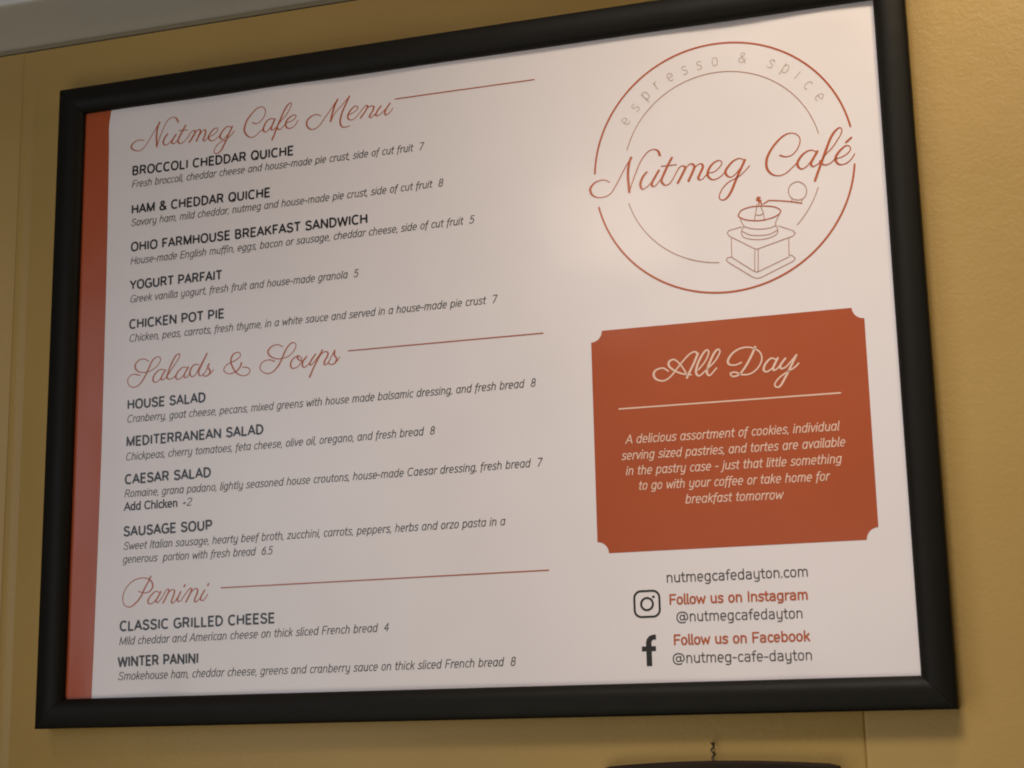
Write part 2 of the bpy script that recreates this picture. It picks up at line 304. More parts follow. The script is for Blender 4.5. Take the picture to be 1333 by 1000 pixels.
# crown moulding and ceiling
cz = -65.2
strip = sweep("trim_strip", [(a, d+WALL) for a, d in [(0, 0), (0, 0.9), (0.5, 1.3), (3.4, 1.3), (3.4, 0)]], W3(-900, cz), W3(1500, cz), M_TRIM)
prof = [(3.4, 0), (3.4, 3.2), (3.7, 6.5)]
for i in range(9):                                   # broad, barely hollowed underside
    f = i/8; prof.append((3.9 + 1.6*math.sin(f*math.pi) + 2.0*f*f, 8 + 57*f))
prof += [(5.9, 66.5), (6.5, 68.2), (8.0, 69.2), (11, 69.6), (22, 69.6), (24, 68.6), (60, 68), (60, 0)]
crown = sweep("crown_moulding", [(a, d+WALL) for a, d in prof], W3(-900, cz), W3(1500, cz), M_CROWN, smooth_angle=35)
tag(crown, "off white projecting moulding running along the top of the mustard wall", "moulding", "structure")
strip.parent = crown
upper = mesh("upper_wall", [W3(-900, cz-50, 58), W3(1500, cz-50, 58), W3(1500, -1250, 58), W3(-900, -1250, 58)], [(0, 1, 2, 3)], M_CEIL)
tag(upper, "pale band of wall above the moulding", None, "structure")
ceil = mesh("ceiling", [W3(-900, -1249, 57), W3(1500, -1249, 57), W3(1500, -1249, 3500), W3(-900, -1249, 3500)], [(0, 1, 2, 3)], M_CEIL)
tag(ceil, "pale ceiling high above the moulding", None, "structure")

# ------------------------------------------------------------------ framed menu
root = bpy.data.objects.new("framed_menu", None); COL.objects.link(root); root.location = W3(298, 464, WALL)
tag(root, "large black framed cafe menu poster hanging on the mustard wall", "menu board")
PINV = Matrix.Translation(-root.location)
def part(o):
    o.parent = root; o.matrix_parent_inverse = PINV; return o
X0, X1, Y0, Y1 = -21.6, 616.6, -20.6, 464.4          # outer edge
FW = 20.6
# profile: a = 0 at the outer edge growing inwards, d = out from the poster plane
fp = [(0, WALL+0.2), (0, 4.0), (0.5, 5.2), (1.6, 5.8), (4.5, 6.7), (8, 7.4), (11, 7.6), (14, 7.2), (16.5, 6.2), (18.6, 4.6), (19.8, 3.2), (20.5, 2.2), (20.6, 0.5), (20.6, -1.2), (14, -1.2), (14, WALL+0.2)]
def rail(p0, p1, across):
    gap = (Vector(p1)-Vector(p0)).normalized()*0.00016          # hairline at each mitre
    return part(sweep("frame_rail", fp, p0+gap, p1-gap, M_FRAME, across=across, mitre0=1, mitre1=-1, smooth_angle=40))
rail(W3(X0, Y0), W3(X1, Y0), (0, 0, -1))
rail(W3(X0, Y1), W3(X1, Y1), (0, 0, 1))
rail(W3(X0, Y0), W3(X0, Y1), (1, 0, 0))
rail(W3(X1, Y0), W3(X1, Y1), (-1, 0, 0))
part(mesh("backing_board", [W3(x, y, d) for d in (-4.0, -9.0) for x, y in ((-12, -11), (607, -11), (607, 455), (-12, 455))],
     [(0, 1, 2, 3), (7, 6, 5, 4), (0, 4, 5, 1), (1, 5, 6, 2), (2, 6, 7, 3), (3, 7, 4, 0)], M_BACK))

def wave(x, y):
    """the sheet is not quite flat: millimetres out of the poster plane"""
    e = 0.85*math.sin(x/150+0.6)*math.sin(y/170+1.1) + 0.22*math.sin(x/63+y/95+2.0)
    e += 0.30*math.exp(-((x-18)/16)**2)*math.sin(y/52)
    e += 1.5*math.exp(-((y-438)/18)**2)*math.sin(x/17.0+0.8)*math.exp(-((x-70)/60)**2)
    e += 1.0*math.exp(-((y-4)/17)**2)*math.sin(x/21.0)*(0.6+0.4*math.sin(x/77.0))
    e += 0.9*math.exp(-((x-500)/50)**2)*math.exp(-((y-446)/22)**2)*math.sin((x-y)/15.0)
    return e*0.8 - 1.6
gx = [-12+i*(607+12)/120 for i in range(121)]; gy = [-11+j*(455+11)/96 for j in range(97)]
vs = [W3(x, y, wave(x, y)) for y in gy for x in gx]
fs = [(j*121+i, (j+1)*121+i, (j+1)*121+i+1, j*121+i+1) for j in range(96) for i in range(120)]
poster = part(mesh("poster", vs, fs, M_PAPER, smooth=True))
poster["label"] = "glossy white menu sheet printed in black and rust red"
PP = Matrix.Identity(4)
def sub(o, label=None):
    o.parent = poster
    if label: o["label"] = label
    return o

# ------------------------------------------------------------------ print: strokes as thin flat ink
class Ink:
    def __init__(s): s.v = []; s.f = []; s.n = 0
    def lift(s): s.n += 1; return 0.20 + 0.012*(s.n % 9)
    def ribbon(s, pts, ws, cap0='r', cap1='r'):
        P = [Vector(p) for p in pts]; Q = [P[0]]; V = [ws[0]]
        for p, w_ in zip(P[1:], ws[1:]):
            if (p-Q[-1]).length > 1e-4: Q.append(p); V.append(w_)
        if len(Q) < 2: Q.append(Q[0]+Vector((0.01, 0))); V.append(V[0])
        P = Q; ws = V; z = s.lift(); L = []; n = len(P)
        d = [(P[i+1]-P[i]).normalized() for i in range(n-1)]
        if cap0 == 's': P[0] = P[0]-d[0]*ws[0]/2
        if cap1 == 's': P[-1] = P[-1]+d[-1]*ws[-1]/2
        b = len(s.v)
        for i in range(n):
            if i == 0: t = d[0]; k = 1
            elif i == n-1: t = d[-1]; k = 1
            else:
                t = (d[i-1]+d[i]); t = t.normalized() if t.length > 1e-6 else d[i]; k = min(1.6, 1/max(0.5, t.dot(d[i])))
            nn = Vector((-t.y, t.x))*ws[i]/2*k
            for q in (P[i]+nn, P[i]-nn): s.v.append((q.x, q.y, z))
        for i in range(n-1): s.f.append((b+2*i, b+2*i+1, b+2*i+3, b+2*i+2))
        for end, c in ((0, cap0), (n-1, cap1)):
            if c != 'r': continue
            t = -d[0] if end == 0 else d[-1]; a0 = math.atan2(t.y, t.x); R_ = ws[end]/2
            c0 = len(s.v); k = 6
            for j in range(k+1):
                a = a0-math.pi/2+math.pi*j/k; s.v.append((P[end].x+R_*math.cos(a), P[end].y+R_*math.sin(a), z))
            s.f.append(tuple(range(c0, c0+k+1)))
    def poly(s, pts, z=None):
        z = s.lift() if z is None else z; b = len(s.v)
        s.v += [(x, y, z) for x, y in pts]; s.f.append(tuple(range(b, b+len(pts))))
    def build(s, name, m, label=None):
        vs = [W3(x, y, wave(x, y)+z) for x, y, z in s.v]
        me = bpy.data.meshes.new(name); me.from_pydata([tuple(v) for v in vs], [], s.f); me.update()
        # all ink faces look out of the wall
        import bmesh
        bm = bmesh.new(); bm.from_mesh(me)
        for f in bm.faces:
            f.normal_update()
            if f.normal.y > 0: f.normal_flip()
        bm.to_mesh(me); bm.free()
        return sub(link(name, me, m), label)
def catmull(pts, step=5):
    if len(pts) < 3: return [Vector(p) for p in pts]
    P = [Vector(p) for p in pts]
    closed = (P[0]-P[-1]).length < 1e-3
    A = ([P[-2]] if closed else [P[0]*2-P[1]])+P+([P[1]] if closed else [P[-1]*2-P[-2]])
    o = []
    for i in range(1, len(A)-2):
        p0, p1, p2, p3 = A[i-1:i+3]
        for j in range(step):
            t = j/step
            o.append(0.5*((2*p1)+(p2-p0)*t+(2*p0-5*p1+4*p2-p3)*t*t+(3*p1-p0-3*p2+p3)*t**3))
    o.append(P[-1]); return o
def script(strokes, thin, thick, name, m, label=None):
    ink = Ink()
    for st in strokes:
        c = catmull(st, 6)
        ws = []
        for i in range(len(c)):
            t = c[min(i+1, len(c)-1)]-c[max(i-1, 0)]
            t = t.normalized() if t.length > 1e-6 else Vector((1, 0))
            ws.append(thin+(thick-thin)*max(0.0, t.y)**1.3)
        sm = [sum(ws[max(0, i-3):i+4])/len(ws[max(0, i-3):i+4]) for i in range(len(ws))]
        ink.ribbon(c, sm)
    return ink.build(name, m, label)
def lines(strokes, wd, name, m, label=None, curve=True, cap='r'):
    ink = Ink()
    for st in strokes:
        c = catmull(st, 6) if curve else [Vector(p) for p in st]
        if not curve:
            for a, b in zip(c, c[1:]): ink.ribbon([a, b], [wd, wd])
        else: ink.ribbon(c, [wd]*len(c), cap, cap)
    return ink.build(name, m, label)

# ------------------------------------------------------------------ a stroke alphabet (x-height 50, capitals 70)
def G_(s):
    """path text to polylines: M x y, L x y, Q c x y, C c c x y, A cx cy rx ry a0 a1 (degrees, counter clockwise, y up), O = whole ellipse"""
    t = s.split(); i = 0; out = []; cur = None
    def num(k):
        nonlocal i
        r_ = [float(v) for v in t[i:i+k]]; i += k; return r_
    def arc(cx, cy, rx, ry, a0, a1):
        n = max(4, int(abs(a1-a0)/20)); r_ = []
        for j in range(n+1):
            a = math.radians(a0+(a1-a0)*j/n); c, q = math.cos(a), math.sin(a)
            e = 0.86       # slightly squared bowls
            r_.append((cx+rx*math.copysign(abs(c)**e, c), cy+ry*math.copysign(abs(q)**e, q)))
        return r_
    while i < len(t):
        c = t[i]; i += 1
        if c == 'M': cur = [tuple(num(2))]; out.append(cur)
        elif c == 'L': cur.append(tuple(num(2)))
        elif c == 'Q':
            a = cur[-1]; x1, y1, x2, y2 = num(4)
            for j in range(1, 6):
                u = j/5; cur.append(((1-u)**2*a[0]+2*u*(1-u)*x1+u*u*x2, (1-u)**2*a[1]+2*u*(1-u)*y1+u*u*y2))
        elif c == 'C':
            a = cur[-1]; x1, y1, x2, y2, x3, y3 = num(6)
            for j in range(1, 8):
                u = j/7; v = 1-u
                cur.append((v**3*a[0]+3*v*v*u*x1+3*v*u*u*x2+u**3*x3, v**3*a[1]+3*v*v*u*y1+3*v*u*u*y2+u**3*y3))
        elif c == 'A': cur = arc(*num(6)); out.append(cur)
        elif c == 'O':
            cx, cy, rx, ry = num(4); cur = arc(cx, cy, rx, ry, 0, 360); out.append(cur)
    return out
GL = {
'a': (46, "O 22 25 15 25 M 37 50 L 37 0"), 'b': (46, "M 9 72 L 9 0 O 24 25 15 25"), 'c': (38, "A 23 25 15 25 48 312"),
'd': (46, "M 37 72 L 37 0 O 22 25 15 25"), 'e': (44, "M 7 25 L 37 25 M 37 25 A 22 25 15 25 0 305"),
'f': (27, "M 12 0 L 12 57 Q 12 72 26 71 M 2 47 L 23 47"), 'g': (46, "O 22 25 15 25 M 37 50 L 37 -4 Q 37 -20 22 -20 L 10 -18"),
'h': (46, "M 9 72 L 9 0 M 9 32 C 9 55 37 55 37 32 L 37 0"), 'i': (17, "M 8 50 L 8 0 M 8 66 L 8 68"),
'j': (18, "M 10 50 L 10 -8 Q 10 -20 -3 -19 M 10 66 L 10 68"), 'k': (40, "M 9 72 L 9 0 M 34 50 L 10 22 M 18 31 L 36 0"),
'l': (18, "M 8 72 L 8 7 Q 8 0 15 0"), 'm': (68, "M 9 50 L 9 0 M 9 34 C 9 55 34 55 34 34 L 34 0 M 34 34 C 34 55 59 55 59 34 L 59 0"),
'n': (46, "M 9 50 L 9 0 M 9 32 C 9 55 37 55 37 32 L 37 0"), 'o': (44, "O 22 25 15 25"),
'p': (46, "M 9 50 L 9 -20 O 24 25 15 25"), 'q': (46, "M 37 50 L 37 -20 O 22 25 15 25"), 'r': (30, "M 9 50 L 9 0 M 9 30 Q 11 50 28 49"),
's': (38, "M 33 45 Q 27 50 20 50 C 4 50 4 29 20 26 C 37 23 36 0 19 0 Q 11 0 5 5"),
't': (28, "M 12 66 L 12 12 Q 12 0 25 1 M 2 48 L 24 48"), 'u': (46, "M 9 50 L 9 18 C 9 -5 37 -5 37 18 M 37 50 L 37 0"),
'v': (38, "M 4 50 L 19 0 L 34 50"), 'w': (58, "M 4 50 L 16 0 L 29 42 L 42 0 L 54 50"), 'x': (38, "M 5 50 L 33 0 M 33 50 L 5 0"),
'y': (46, "M 9 50 L 9 18 C 9 -5 37 -5 37 18 M 37 50 L 37 -4 Q 37 -20 22 -20 L 12 -18"), 'z': (38, "M 5 49 L 33 49 L 5 1 L 34 1"),
'A': (54, "M 3 0 L 27 70 L 51 0 M 11 23 L 43 23"), 'B': (54, "M 9 0 L 9 70 L 28 70 C 46 70 46 38 28 37 L 9 37 M 28 37 C 51 37 51 0 28 0 L 9 0"),
'C': (56, "A 31 35 24 35 48 312"), 'D': (58, "M 9 0 L 9 70 L 22 70 C 60 70 60 0 22 0 L 9 0"),
'E': (48, "M 43 70 L 9 70 L 9 0 L 43 0 M 9 36 L 39 36"), 'F': (46, "M 42 70 L 9 70 L 9 0 M 9 35 L 37 35"),
'G': (60, "A 32 35 25 35 48 322 M 34 32 L 53 32 L 53 4"), 'H': (58, "M 9 70 L 9 0 M 49 70 L 49 0 M 9 36 L 49 36"),
'I': (20, "M 10 70 L 10 0"), 'K': (54, "M 9 70 L 9 0 M 46 70 L 10 28 M 22 42 L 49 0"), 'L': (46, "M 9 70 L 9 0 L 42 0"),
'M': (68, "M 9 0 L 9 70 L 34 4 L 59 70 L 59 0"), 'N': (60, "M 9 0 L 9 70 L 51 0 L 51 70"), 'O': (62, "O 31 35 24 35"),
'P': (52, "M 9 0 L 9 70 L 28 70 C 51 70 51 31 28 31 L 9 31"), 'Q': (62, "O 31 35 24 35 M 34 18 L 54 -3"),
'R': (56, "M 9 0 L 9 70 L 29 70 C 51 70 51 34 29 34 L 9 34 M 31 34 L 48 0"),
'S': (52, "M 44 58 C 40 74 9 76 9 53 C 9 32 45 42 45 18 C 45 -6 10 -5 7 15"),
'T': (50, "M 3 70 L 47 70 M 25 70 L 25 0"), 'U': (58, "M 9 70 L 9 24 C 9 -8 49 -8 49 24 L 49 70"),
'W': (76, "M 4 70 L 20 0 L 38 66 L 56 0 L 72 70"), 'Y': (52, "M 3 70 L 26 32 L 49 70 M 26 32 L 26 0"),
'&': (58, "M 54 0 L 18 48 C 8 62 16 71 26 71 C 40 71 42 56 30 46 L 16 35 C -2 20 10 0 24 0 C 38 0 46 12 50 32"),
'2': (42, "M 6 56 C 8 76 36 74 36 54 C 36 40 20 28 6 1 L 38 1"), '4': (46, "M 30 0 L 30 70 L 5 22 L 41 22"),
'5': (44, "M 36 70 L 12 70 L 10 40 C 18 48 38 46 38 23 C 38 -4 10 -4 6 8"), '6': (46, "M 34 68 C 16 64 8 44 8 22 M 8 22 O 23 22 15 22"),
'7': (42, "M 5 70 L 38 70 L 15 0"), '8': (46, "O 23 53 13 17 O 23 18 15.5 18"),
',': (14, "M 8 3 L 5 -10"), '.': (15, "M 7 1 L 7 2"), '-': (30, "M 5 27 L 25 27"), '+': (34, "M 5 26 L 29 26 M 17 38 L 17 14"),
'@': (82, "O 40 26 13 17 M 54 44 L 54 18 C 56 4 74 8 74 28 M 74 28 A 41 27 33 38 0 300"),
' ': (26, ""),
'a2': (44, "M 9 45 Q 14 50 21 50 C 37 50 36 38 36 30 L 36 0 M 36 28 L 20 28 C 3 28 3 0 20 0 C 30 0 36 6 36 14")}
GC = {k: (v[0], G_(v[1])) for k, v in GL.items()}
def text(s, p0, p1, cap, stem, name, m, label=None, slant=0.0, terminals='r', drop_f=False, track=0.0, upright_a=False):
    corner = 1.75 if terminals == 'b' else 0.75
    """set one line from p0 to p1 (baseline ends, mm); cap = height of a capital in mm"""
    adv = sum(GC[c][0]+track for c in s)-track
    first = 5 if s[0] != ' ' else 0
    p0 = Vector(p0); p1 = Vector(p1); ex = (p1-p0); Ln = ex.length; ex.normalize(); ey = Vector((ex.y, -ex.x))
    sx = Ln/(adv-2*first); sy = cap/70.0
    x = -first; ink = Ink()
    for c in s:
        w_, pl = GC[c]
        if c == 'a' and upright_a: pl = GC['a2'][1]
        for st in pl:
            if c == 'f' and drop_f and len(st) > 3: st = [(st[0][0]-1, -17)]+list(st)[1:]
            q = [p0+ex*((x+a)*sx+slant*b*sy)+ey*(b*sy) for a, b in st]
            # split at sharp corners so that every stroke keeps its width
            seg = [q[0]]; parts = []
            for i in range(1, len(q)):
                seg.append(q[i])
                if i < len(q)-1:
                    a_, b_ = q[i]-q[i-1], q[i+1]-q[i]
                    if a_.length > 1e-5 and b_.length > 1e-5 and a_.angle(b_) > corner: parts.append(seg); seg = [q[i]]
            parts.append(seg)
            for k, pp in enumerate(parts):
                dot = len(st) == 2 and abs(st[0][0]-st[1][0]) < 0.1 and abs(st[0][1]-st[1][1]) < 3
                c0 = 'r' if (k > 0 or dot or terminals == 'r') else 'b'
                c1 = 'r' if (k < len(parts)-1 or dot or terminals == 'r') else 'b'
                ink.ribbon(pp, [stem*(1.25 if dot else 1)]*len(pp), c0, c1)
        x += w_+track
    return ink.build(name, m, label)

HEADS = [
 ("BROCCOLI CHEDDAR QUICHE", (41.3, 54.4), (174.2, 55.0)), ("HAM & CHEDDAR QUICHE", (41.6, 85.0), (155.75, 85.1)),
 ("OHIO FARMHOUSE BREAKFAST SANDWICH", (42.0, 114.5), (232.7, 114.0)), ("YOGURT PARFAIT", (42.2, 144.1), (117.5, 144.0)),
 ("CHICKEN POT PIE", (42.4, 174.4), (119.9, 173.4)), ("HOUSE SALAD", (42.7, 235.2), (106.0, 234.7)),
 ("MEDITERRANEAN SALAD", (42.7, 262.9), (152.4, 261.6)), ("CAESAR SALAD", (42.4, 290.8), (111.3, 289.9)),
 ("SAUSAGE SOUP", (42.5, 328.9), (113.0, 327.9)), ("CLASSIC GRILLED CHEESE", (41.6, 396.7), (162.4, 395.4)),
 ("WINTER PANINI", (41.0, 421.9), (104.1, 421.2))]
for s, a, b in HEADS:
    text(s, a, b, 6.4, 1.34, "dish_name", M_BLACK, "dish name reading "+s, terminals='b', track=3)
BODY = [
 ("Fresh broccoli, cheddar cheese and house-made pie crust, side of cut fruit  7", (41.0, 64.4), (275.5, 64.3)),
 ("Savory ham, mild cheddar, nutmeg and house-made pie crust, side of cut fruit  8", (41.2, 94.9), (290.2, 93.3)),
 ("House-made English muffin, eggs, bacon or sausage, cheddar cheese, side of cut fruit  5", (41.7, 124.8), (312.8, 123.2)),
 ("Greek vanilla yogurt, fresh fruit and house-made granola  5", (42.2, 154.4), (225.2, 153.3)),
 ("Chicken, peas, carrots, fresh thyme, in a white sauce and served in a house-made pie crust  7", (42.4, 184.5), (328.2, 182.4)),
 ("Cranberry, goat cheese, pecans, mixed greens with house made balsamic dressing, and fresh bread  8", (42.4, 245.4), (354.8, 243.6)),
 ("Chickpeas, cherry tomatoes, feta cheese, olive oil, oregano, and fresh bread  8", (42.2, 273.5), (281.8, 271.3)),
 ("Romaine, grana padano, lightly seasoned house croutons, house-made Caesar dressing, fresh bread  7", (42.0, 300.7), (357.6, 298.5)),
 ("Sweet Italian sausage, hearty beef broth, zucchini, carrots, peppers, herbs and orzo pasta in a", (42.4, 338.8), (331.2, 336.7)),
 ("generous  portion with fresh bread  6.5", (42.2, 348.4), (160.0, 347.8)),
 ("Mild cheddar and American cheese on thick sliced French bread  4", (41.2, 406.7), (247.0, 404.3)),
 ("Smokehouse ham, cheddar cheese, greens and cranberry sauce on thick sliced French bread  8", (41.0, 431.4), (336.4, 429.9))]
for s, a, b in BODY:
    text(s, a, b, 5.3, 0.56, "dish_description", M_GREY, "small slanted line beginning "+" ".join(s.split()[:3]).strip(","), slant=0.2, drop_f=True)
text("Add Chicken", (42.5, 310.2), (85.2, 309.9), 5.4, 1.0, "dish_name", M_BLACK, "small bold line reading Add Chicken")
text("+2", (89.3, 309.8), (96.2, 309.7), 5.3, 0.5, "dish_description", M_GREY, "small extra price reading +2", slant=0.2)

script(TITLE, 0.58, 1.22, "section_title", M_RED, "script heading at the top of the sheet")
script(SALADS, 0.64, 1.18, "section_title", M_RED, "script heading for salads and soups")
script(PANINI, 0.64, 1.18, "section_title", M_RED, "script heading reading Panini")
def bar(x0, x1, y, h, m, y1=None, name="rule_line", z=0.22):
    n = max(2, int((x1-x0)/5)); ink = Ink(); y1 = y if y1 is None else y1
    for i in range(n):
        a, b = x0+(x1-x0)*i/n, x0+(x1-x0)*(i+1)/n; ya, yb = y+(y1-y)*i/n, y+(y1-y)*(i+1)/n
        ink.poly([(a, ya-h/2), (b, yb-h/2), (b, yb+h/2), (a, ya+h/2)], z)
    return ink.build(name, m)
bar(254.5, 360.0, 22.9, 0.85, M_MIDRED, 22.8); bar(217.8, 361.8, 207.0, 0.85, M_MIDRED, 207.1); bar(120.9, 361.5, 369.7, 0.85, M_MIDRED, 368.5)

# rust strip down the left edge (its edge wanders with the curl of the sheet)
edge = [(-10, 22.0), (2, 21.3), (8, 20.2), (14, 19.7), (30, 20.2), (53, 20.6), (96, 21.2), (150, 21.5), (215, 21.5), (267, 21.6), (340, 21.2), (415, 20.6), (454, 20.4)]
ink = Ink(); n = 92
def ex_(y):
    for (a, xa), (b, xb) in zip(edge, edge[1:]):
        if y <= b: return xa+(xb-xa)*(y-a)/(b-a)
    return edge[-1][1]
for j in range(n):
    ya, yb = -10+464*j/n, -10+464*(j+1)/n
    for i in range(6):
        fa, fb = i/6, (i+1)/6
        ink.poly([(-11+(ex_(ya)+11)*fa, ya), (-11+(ex_(ya)+11)*fb, ya), (-11+(ex_(yb)+11)*fb, yb), (-11+(ex_(yb)+11)*fa, yb)], 0.2)
ink.build("margin_strip", M_RUST, "rust red printed strip down the left edge")

# logo ring
CX, CY, RO = 489.3, 102.8, 88.0
def ring(cx, cy, r, a0, a1, wd, m, rx=None):
    n = max(8, int(abs(a1-a0)/2.5)); pts = []
    for i in range(n+1):
        a = math.radians(a0+(a1-a0)*i/n); pts.append((cx+(rx or r)*math.cos(a), cy-r*math.sin(a)))
    ink = Ink(); ink.ribbon(pts, [wd]*len(pts), 'b', 'b'); return ink.build("logo_ring", m)
ring(CX, CY, RO, 177, 10.6, 1.3, M_RED)
ring(CX, CY, RO, -6.0, -167.5, 1.3, M_RED)
script(LOGO, 0.70, 1.75, "logo_wordmark", M_RED, "script wordmark across the round logo")
IC = [(424.63, 83.72), (503.54, 37.52), (554.74, 88.35), (552.66, 125.47), (537.1, 149.82), (424.12, 121.73), (461.1, 163.76), (481.6, 169.46)]
# least squares circle through the points read off the inner ring
def fit_circle(p):
    n = len(p); mx = sum(a for a, b in p)/n; my = sum(b for a, b in p)/n
    u = [a-mx for a, b in p]; v = [b-my for a, b in p]
    suu = sum(a*a for a in u); svv = sum(a*a for a in v); suv = sum(a*b for a, b in zip(u, v))
    r1 = 0.5*sum(a*(a*a+b*b) for a, b in zip(u, v)); r2 = 0.5*sum(b*(a*a+b*b) for a, b in zip(u, v))
    d = suu*svv-suv*suv; uc = (r1*svv-r2*suv)/d; vc = (suu*r2-suv*r1)/d
    return uc+mx, vc+my, math.sqrt(uc*uc+vc*vc+(suu+svv)/n)
ix, iy, ir = fit_circle(IC)
ang = lambda p: math.degrees(math.atan2(iy-p[1], p[0]-ix))
ring(ix, iy, ir, ang(IC[0]), ang(IC[2]), 0.55, M_THINRED)
ring(ix, iy, ir, ang(IC[3]), ang(IC[4]), 0.55, M_THINRED)
ring(ix, iy, ir, ang(IC[5])+360, ang((484.5, 169.7))+360, 0.55, M_THINRED)
ESP = list(zip("espresso&spice", [(424.64, 62.42), (431.74, 53.68), (439.96, 46.57), (446.98, 39.47), (456.97, 34.6), (466.97, 31.11), (477.14, 29.0), (488.06, 27.8), (507.17, 27.71), (526.07, 34.82), (534.84, 40.72), (543.53, 45.06), (549.69, 53.27), (556.75, 62.96)]))
ink = Ink()
for c, p in ESP:
    w_, pl = GC[c]; a = math.atan2(p[1]-CY, p[0]-CX)+math.pi/2
    ex = Vector((math.cos(a), math.sin(a))); ey = Vector((ex.y, -ex.x)); k = 0.118
    my = {'p': 15, '&': 35, 'i': 30}.get(c, 25)
    if c == '&': k = 0.10
    for st in pl:
        ink.ribbon([Vector(p)+ex*((x-w_/2)*k)+ey*((y-my)*k) for x, y in st], [0.42]*len(st))
ink.build("logo_tagline", M_FAINT, "faint letters arched between the two rings")
gr = Ink()
for sts, wd, cur in ((GRIND_CURVE, 0.50, True), (GRIND_LINE, 0.48, False)):
    for st in sts:
        c = catmull(st, 6) if cur else [Vector(p) for p in st]
        if cur: gr.ribbon(c, [wd]*len(c))
        else:
            for a, b in zip(c, c[1:]): gr.ribbon([a, b], [wd, wd])
gr.build("grinder_drawing", M_THINRED, "thin line drawing of a hand coffee grinder")
gr = Ink()
for st in GRIND_THICK: gr.ribbon([Vector(p) for p in st], [0.85]*len(st))
for st in GRIND_DOT: gr.ribbon([Vector(p) for p in st], [1.5]*len(st))
c = catmull(GRIND_CURVE[0], 6); gr.ribbon(c, [0.75]*len(c))
gr.build("grinder_crank", M_RED)

# rust panel with scooped corners
px0, px1, py0, py1, pr = 395.0, 576.4, 209.2, 359.4, 7.6
gr = Ink(); nx, ny = 36, 30
def inx(y):      # how far the outline steps in at height y
    for e_ in (py0, py1):
        d_ = abs(y-e_)
        if d_ < pr: return math.sqrt(max(0, pr*pr-d_*d_))
    return 0.0
yy = sorted(set([py0+pr*math.sin(math.radians(a)) for a in range(0, 91, 9)] + [py1-pr*math.sin(math.radians(a)) for a in range(0, 91, 9)] + [py0+pr+(py1-py0-2*pr)*j/ny for j in range(ny+1)]))
for ya, yb in zip(yy, yy[1:]):
    if yb-ya < 1e-6: continue
    ia, ib = inx(ya+1e-9), inx(yb-1e-9)
    for i in range(nx):
        f0, f1 = i/nx, (i+1)/nx
        X = lambda ins, f: px0+ins+(px1-px0-2*ins)*f
        gr.poly([(X(ia, f0), ya), (X(ia, f1), ya), (X(ib, f1), yb), (X(ib, f0), yb)], 0.12)
gr.build("notice_panel", M_RUST, "solid rust coloured panel with scooped corners")
script(ALLDAY, 1.0, 1.5, "panel_title", M_CREAM, "pale script heading reading All Day")
bar(412.4, 558.7, 263.8, 0.95, M_CREAM, 264.5)
for s, a, b in (("A delicious assortment of cookies, individual", (416.6, 287.4), (555.6, 288.5)), ("serving sized pastries, and tortes are available", (413.4, 298.1), (558.8, 299.0)),
    ("in the pastry case - just that little something", (415.9, 308.4), (555.8, 309.6)), ("to go with your coffee or take home for", (424.1, 318.7), (547.4, 320.3)), ("breakfast tomorrow", (454.8, 329.5), (517.5, 330.3))):
    text(s, a, b, 5.6, 0.66, "panel_text", M_CREAM, "pale line in the rust panel beginning "+" ".join(s.split()[:2]), slant=0.2, drop_f=True)
text("nutmegcafedayton.com", (440.4, 380.1), (531.0, 380.3), 6.2, 0.74, "contact_line", M_GREY, "grey web address under the panel", upright_a=True)
text("Follow us on Instagram", (441.8, 394.2), (530.0, 394.6), 5.9, 1.10, "contact_line", M_RED, "upper bold red line under the web address", upright_a=True)
text("@nutmegcafedayton", (445.8, 405.3), (526.2, 406.2), 6.2, 0.72, "contact_line", M_GREY, "upper grey account name", upright_a=True)
text("Follow us on Facebook", (443.6, 420.0), (529.5, 420.4), 5.9, 1.10, "contact_line", M_RED, "lower bold red line near the poster foot", upright_a=True)
text("@nutmeg-cafe-dayton", (442.3, 431.5), (530.6, 432.3), 6.2, 0.72, "contact_line", M_GREY, "lowest grey account name", upright_a=True)
# camera icon
def rrect(cx, cy, h, r, n=6):
    o_ = []
    for k, (sx, sy) in enumerate(((1, 1), (-1, 1), (-1, -1), (1, -1))):
        for j in range(n+1):
            a = math.radians(90*k+90*j/n); o_.append((cx+sx*(h-r)+r*math.cos(a), cy+sy*(h-r)+r*math.sin(a)))
    return o_+[o_[0]]
gr = Ink(); q = rrect(426.8, 393.4, 8.3, 4.4); q.append(q[1]); gr.ribbon([Vector(p) for p in q], [1.35]*len(q), 'b', 'b')
for r_, wd in ((3.9, 1.35),):
    q = [(426.8+r_*math.cos(math.radians(a)), 393.5+r_*math.sin(math.radians(a))) for a in range(0, 376, 15)]
    gr.ribbon([Vector(p) for p in q], [wd]*len(q), 'b', 'b')
gr.ribbon([Vector((431.2, 389.0)), Vector((431.3, 389.0))], [1.7, 1.7])
gr.build("camera_icon", M_BLACK, "rounded square camera icon in black outline")
# letter icon
gr = Ink()
gr.ribbon([Vector(p) for p in ((427.0, 433.1), (427.0, 424.0), (427.0, 418.3), (427.4, 416.6), (428.6, 415.3), (430.2, 414.8), (431.9, 414.8))], [3.6, 3.6, 3.6, 3.4, 3.2, 3.1, 3.1], 'b', 'b')
gr.ribbon([Vector((422.4, 422.1)), Vector((431.6, 422.1))], [3.1, 3.1], 'b', 'b')
gr.build("letter_icon", M_BLACK, "solid black lowercase f icon")

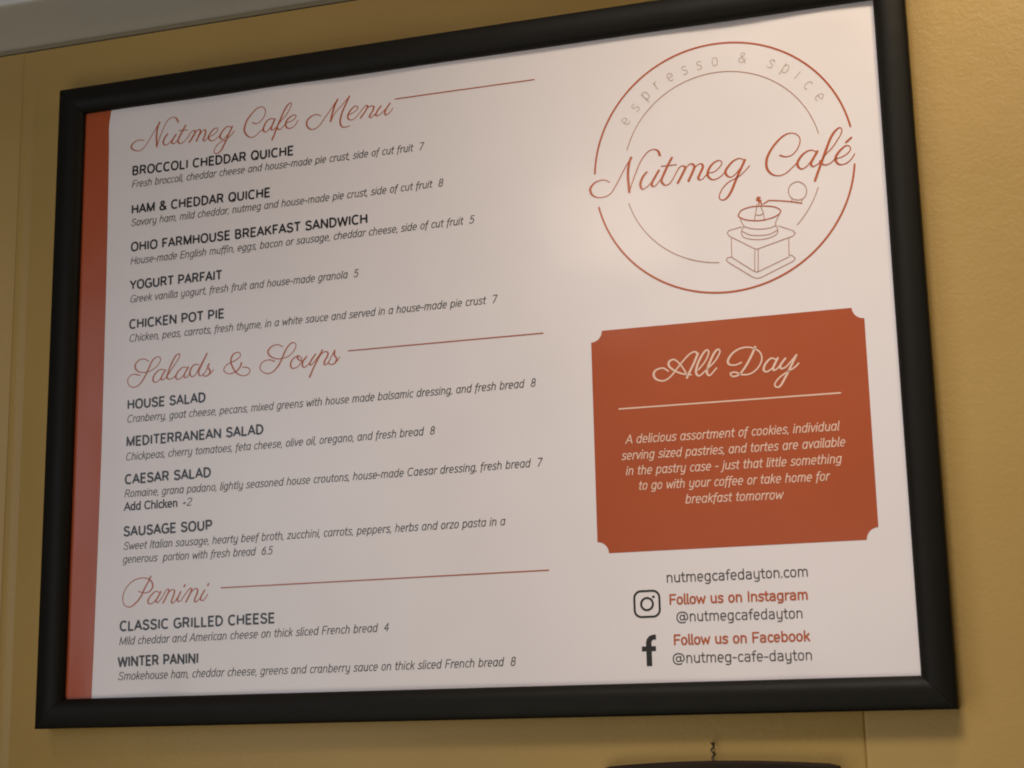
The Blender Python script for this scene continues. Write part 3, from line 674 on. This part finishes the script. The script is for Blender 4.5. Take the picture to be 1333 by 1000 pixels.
# ------------------------------------------------------------------ the hanging below: a plaque and the twisted wire it hangs by
M_WOOD = mat("dark_stained_wood", (0.03, 0.02, 0.013, 1), 0.75, 0.15)
n_, l_, b_ = nodes(M_WOOD)
mp = n_.new("ShaderNodeMapping"); mp.inputs["Scale"].default_value = (4, 60, 60); tc = n_.new("ShaderNodeTexCoord"); l_.new(tc.outputs["Object"], mp.inputs[0])
t = noise(M_WOOD, 4, 5, 0.6, mp.outputs[0], 0.6); r = ramp(M_WOOD, t.outputs[0], [(0.3, (0.014, 0.010, 0.007, 1)), (0.7, (0.034, 0.023, 0.015, 1))])
l_.new(r.outputs[0], b_.inputs["Base Color"]); bump(M_WOOD, t.outputs[0], 0.0006, 0.4)
M_WIRE = mat("dark_twisted_wire", (0.10, 0.085, 0.065, 1), 0.45, 0.6); M_WIRE.node_tree.nodes["Principled BSDF"].inputs["Metallic"].default_value = 0.8
pl = bpy.data.objects.new("wooden_plaque", None); COL.objects.link(pl); pl.location = W3(466, 600, WALL)
tag(pl, "dark wooden plaque with a gently arched top hanging below the framed menu", "plaque")
PL = Matrix.Translation(-pl.location)
x0, x1 = 393.0, 543.0
top = []
for i in range(25):
    f = i/24; x = x0+(x1-x0)*f
    y = 496.0 - 3.0*(1-((f-0.47)/0.53)**2 if f > 0.47 else 1-((0.47-f)/0.47)**2)
    top.append((x, y + (1.2 if i in (0, 24) else 0)))
out = top+[(x1+0.6, 499), (x1+0.6, 598), (x0-0.6, 598), (x0-0.6, 499)]
N = len(out); cxm, cym = 468, 548
vs = [W3(x, y, -10.5) for x, y in out]+[W3(x, y, 1.0) for x, y in out]+[W3(cxm+(x-cxm)*0.985, cym+(y-cym)*0.975, 2.2) for x, y in out]
fs = [tuple(range(N)), tuple(reversed(range(2*N, 3*N)))]
for L_ in (0, 1): fs += [(L_*N+i, (L_+1)*N+i, (L_+1)*N+(i+1) % N, L_*N+(i+1) % N) for i in range(N)]
o = mesh("board", vs, fs, M_WOOD)
import bmesh
bm = bmesh.new(); bm.from_mesh(o.data); bmesh.ops.recalc_face_normals(bm, faces=bm.faces); bm.to_mesh(o.data); bm.free()
o.parent = pl; o.matrix_parent_inverse = PL
def tube(name, pts, rad, m, k=7):
    P = [Vector(p) for p in pts]; vs = []; fs = []
    for i, p in enumerate(P):
        t_ = (P[min(i+1, len(P)-1)]-P[max(i-1, 0)]).normalized()
        a = t_.cross(Vector((0, 1, 0.01))).normalized(); b = t_.cross(a)
        for j in range(k):
            g = 2*math.pi*j/k; vs.append(p+(a*math.cos(g)+b*math.sin(g))*rad)
    for i in range(len(P)-1):
        for j in range(k): fs.append((i*k+j, i*k+(j+1) % k, (i+1)*k+(j+1) % k, (i+1)*k+j))
    fs += [tuple(range(k)), tuple(reversed(range((len(P)-1)*k, len(P)*k)))]
    return mesh(name, vs, fs, m, smooth=True)
pts = []                                  # one kinked strand
for i in range(49):
    f = i/48; y = 482.6+13.0*f; a = f*math.pi*5.2
    pts.append(W3(464.2+0.95*math.sin(a)*(1-0.35*f)+0.4*f, y, -7.2+0.9*math.cos(a)))
o = tube("wire", pts, 0.00055, M_WIRE, 9); o.parent = pl; o.matrix_parent_inverse = PL
o = tube("nail", [W3(464.1, 482.4, WALL-2), W3(464.1, 482.2, -5.2), W3(464.1, 482.2, -5.0)], 0.0007, M_WIRE, 10); o.parent = pl; o.matrix_parent_inverse = PL
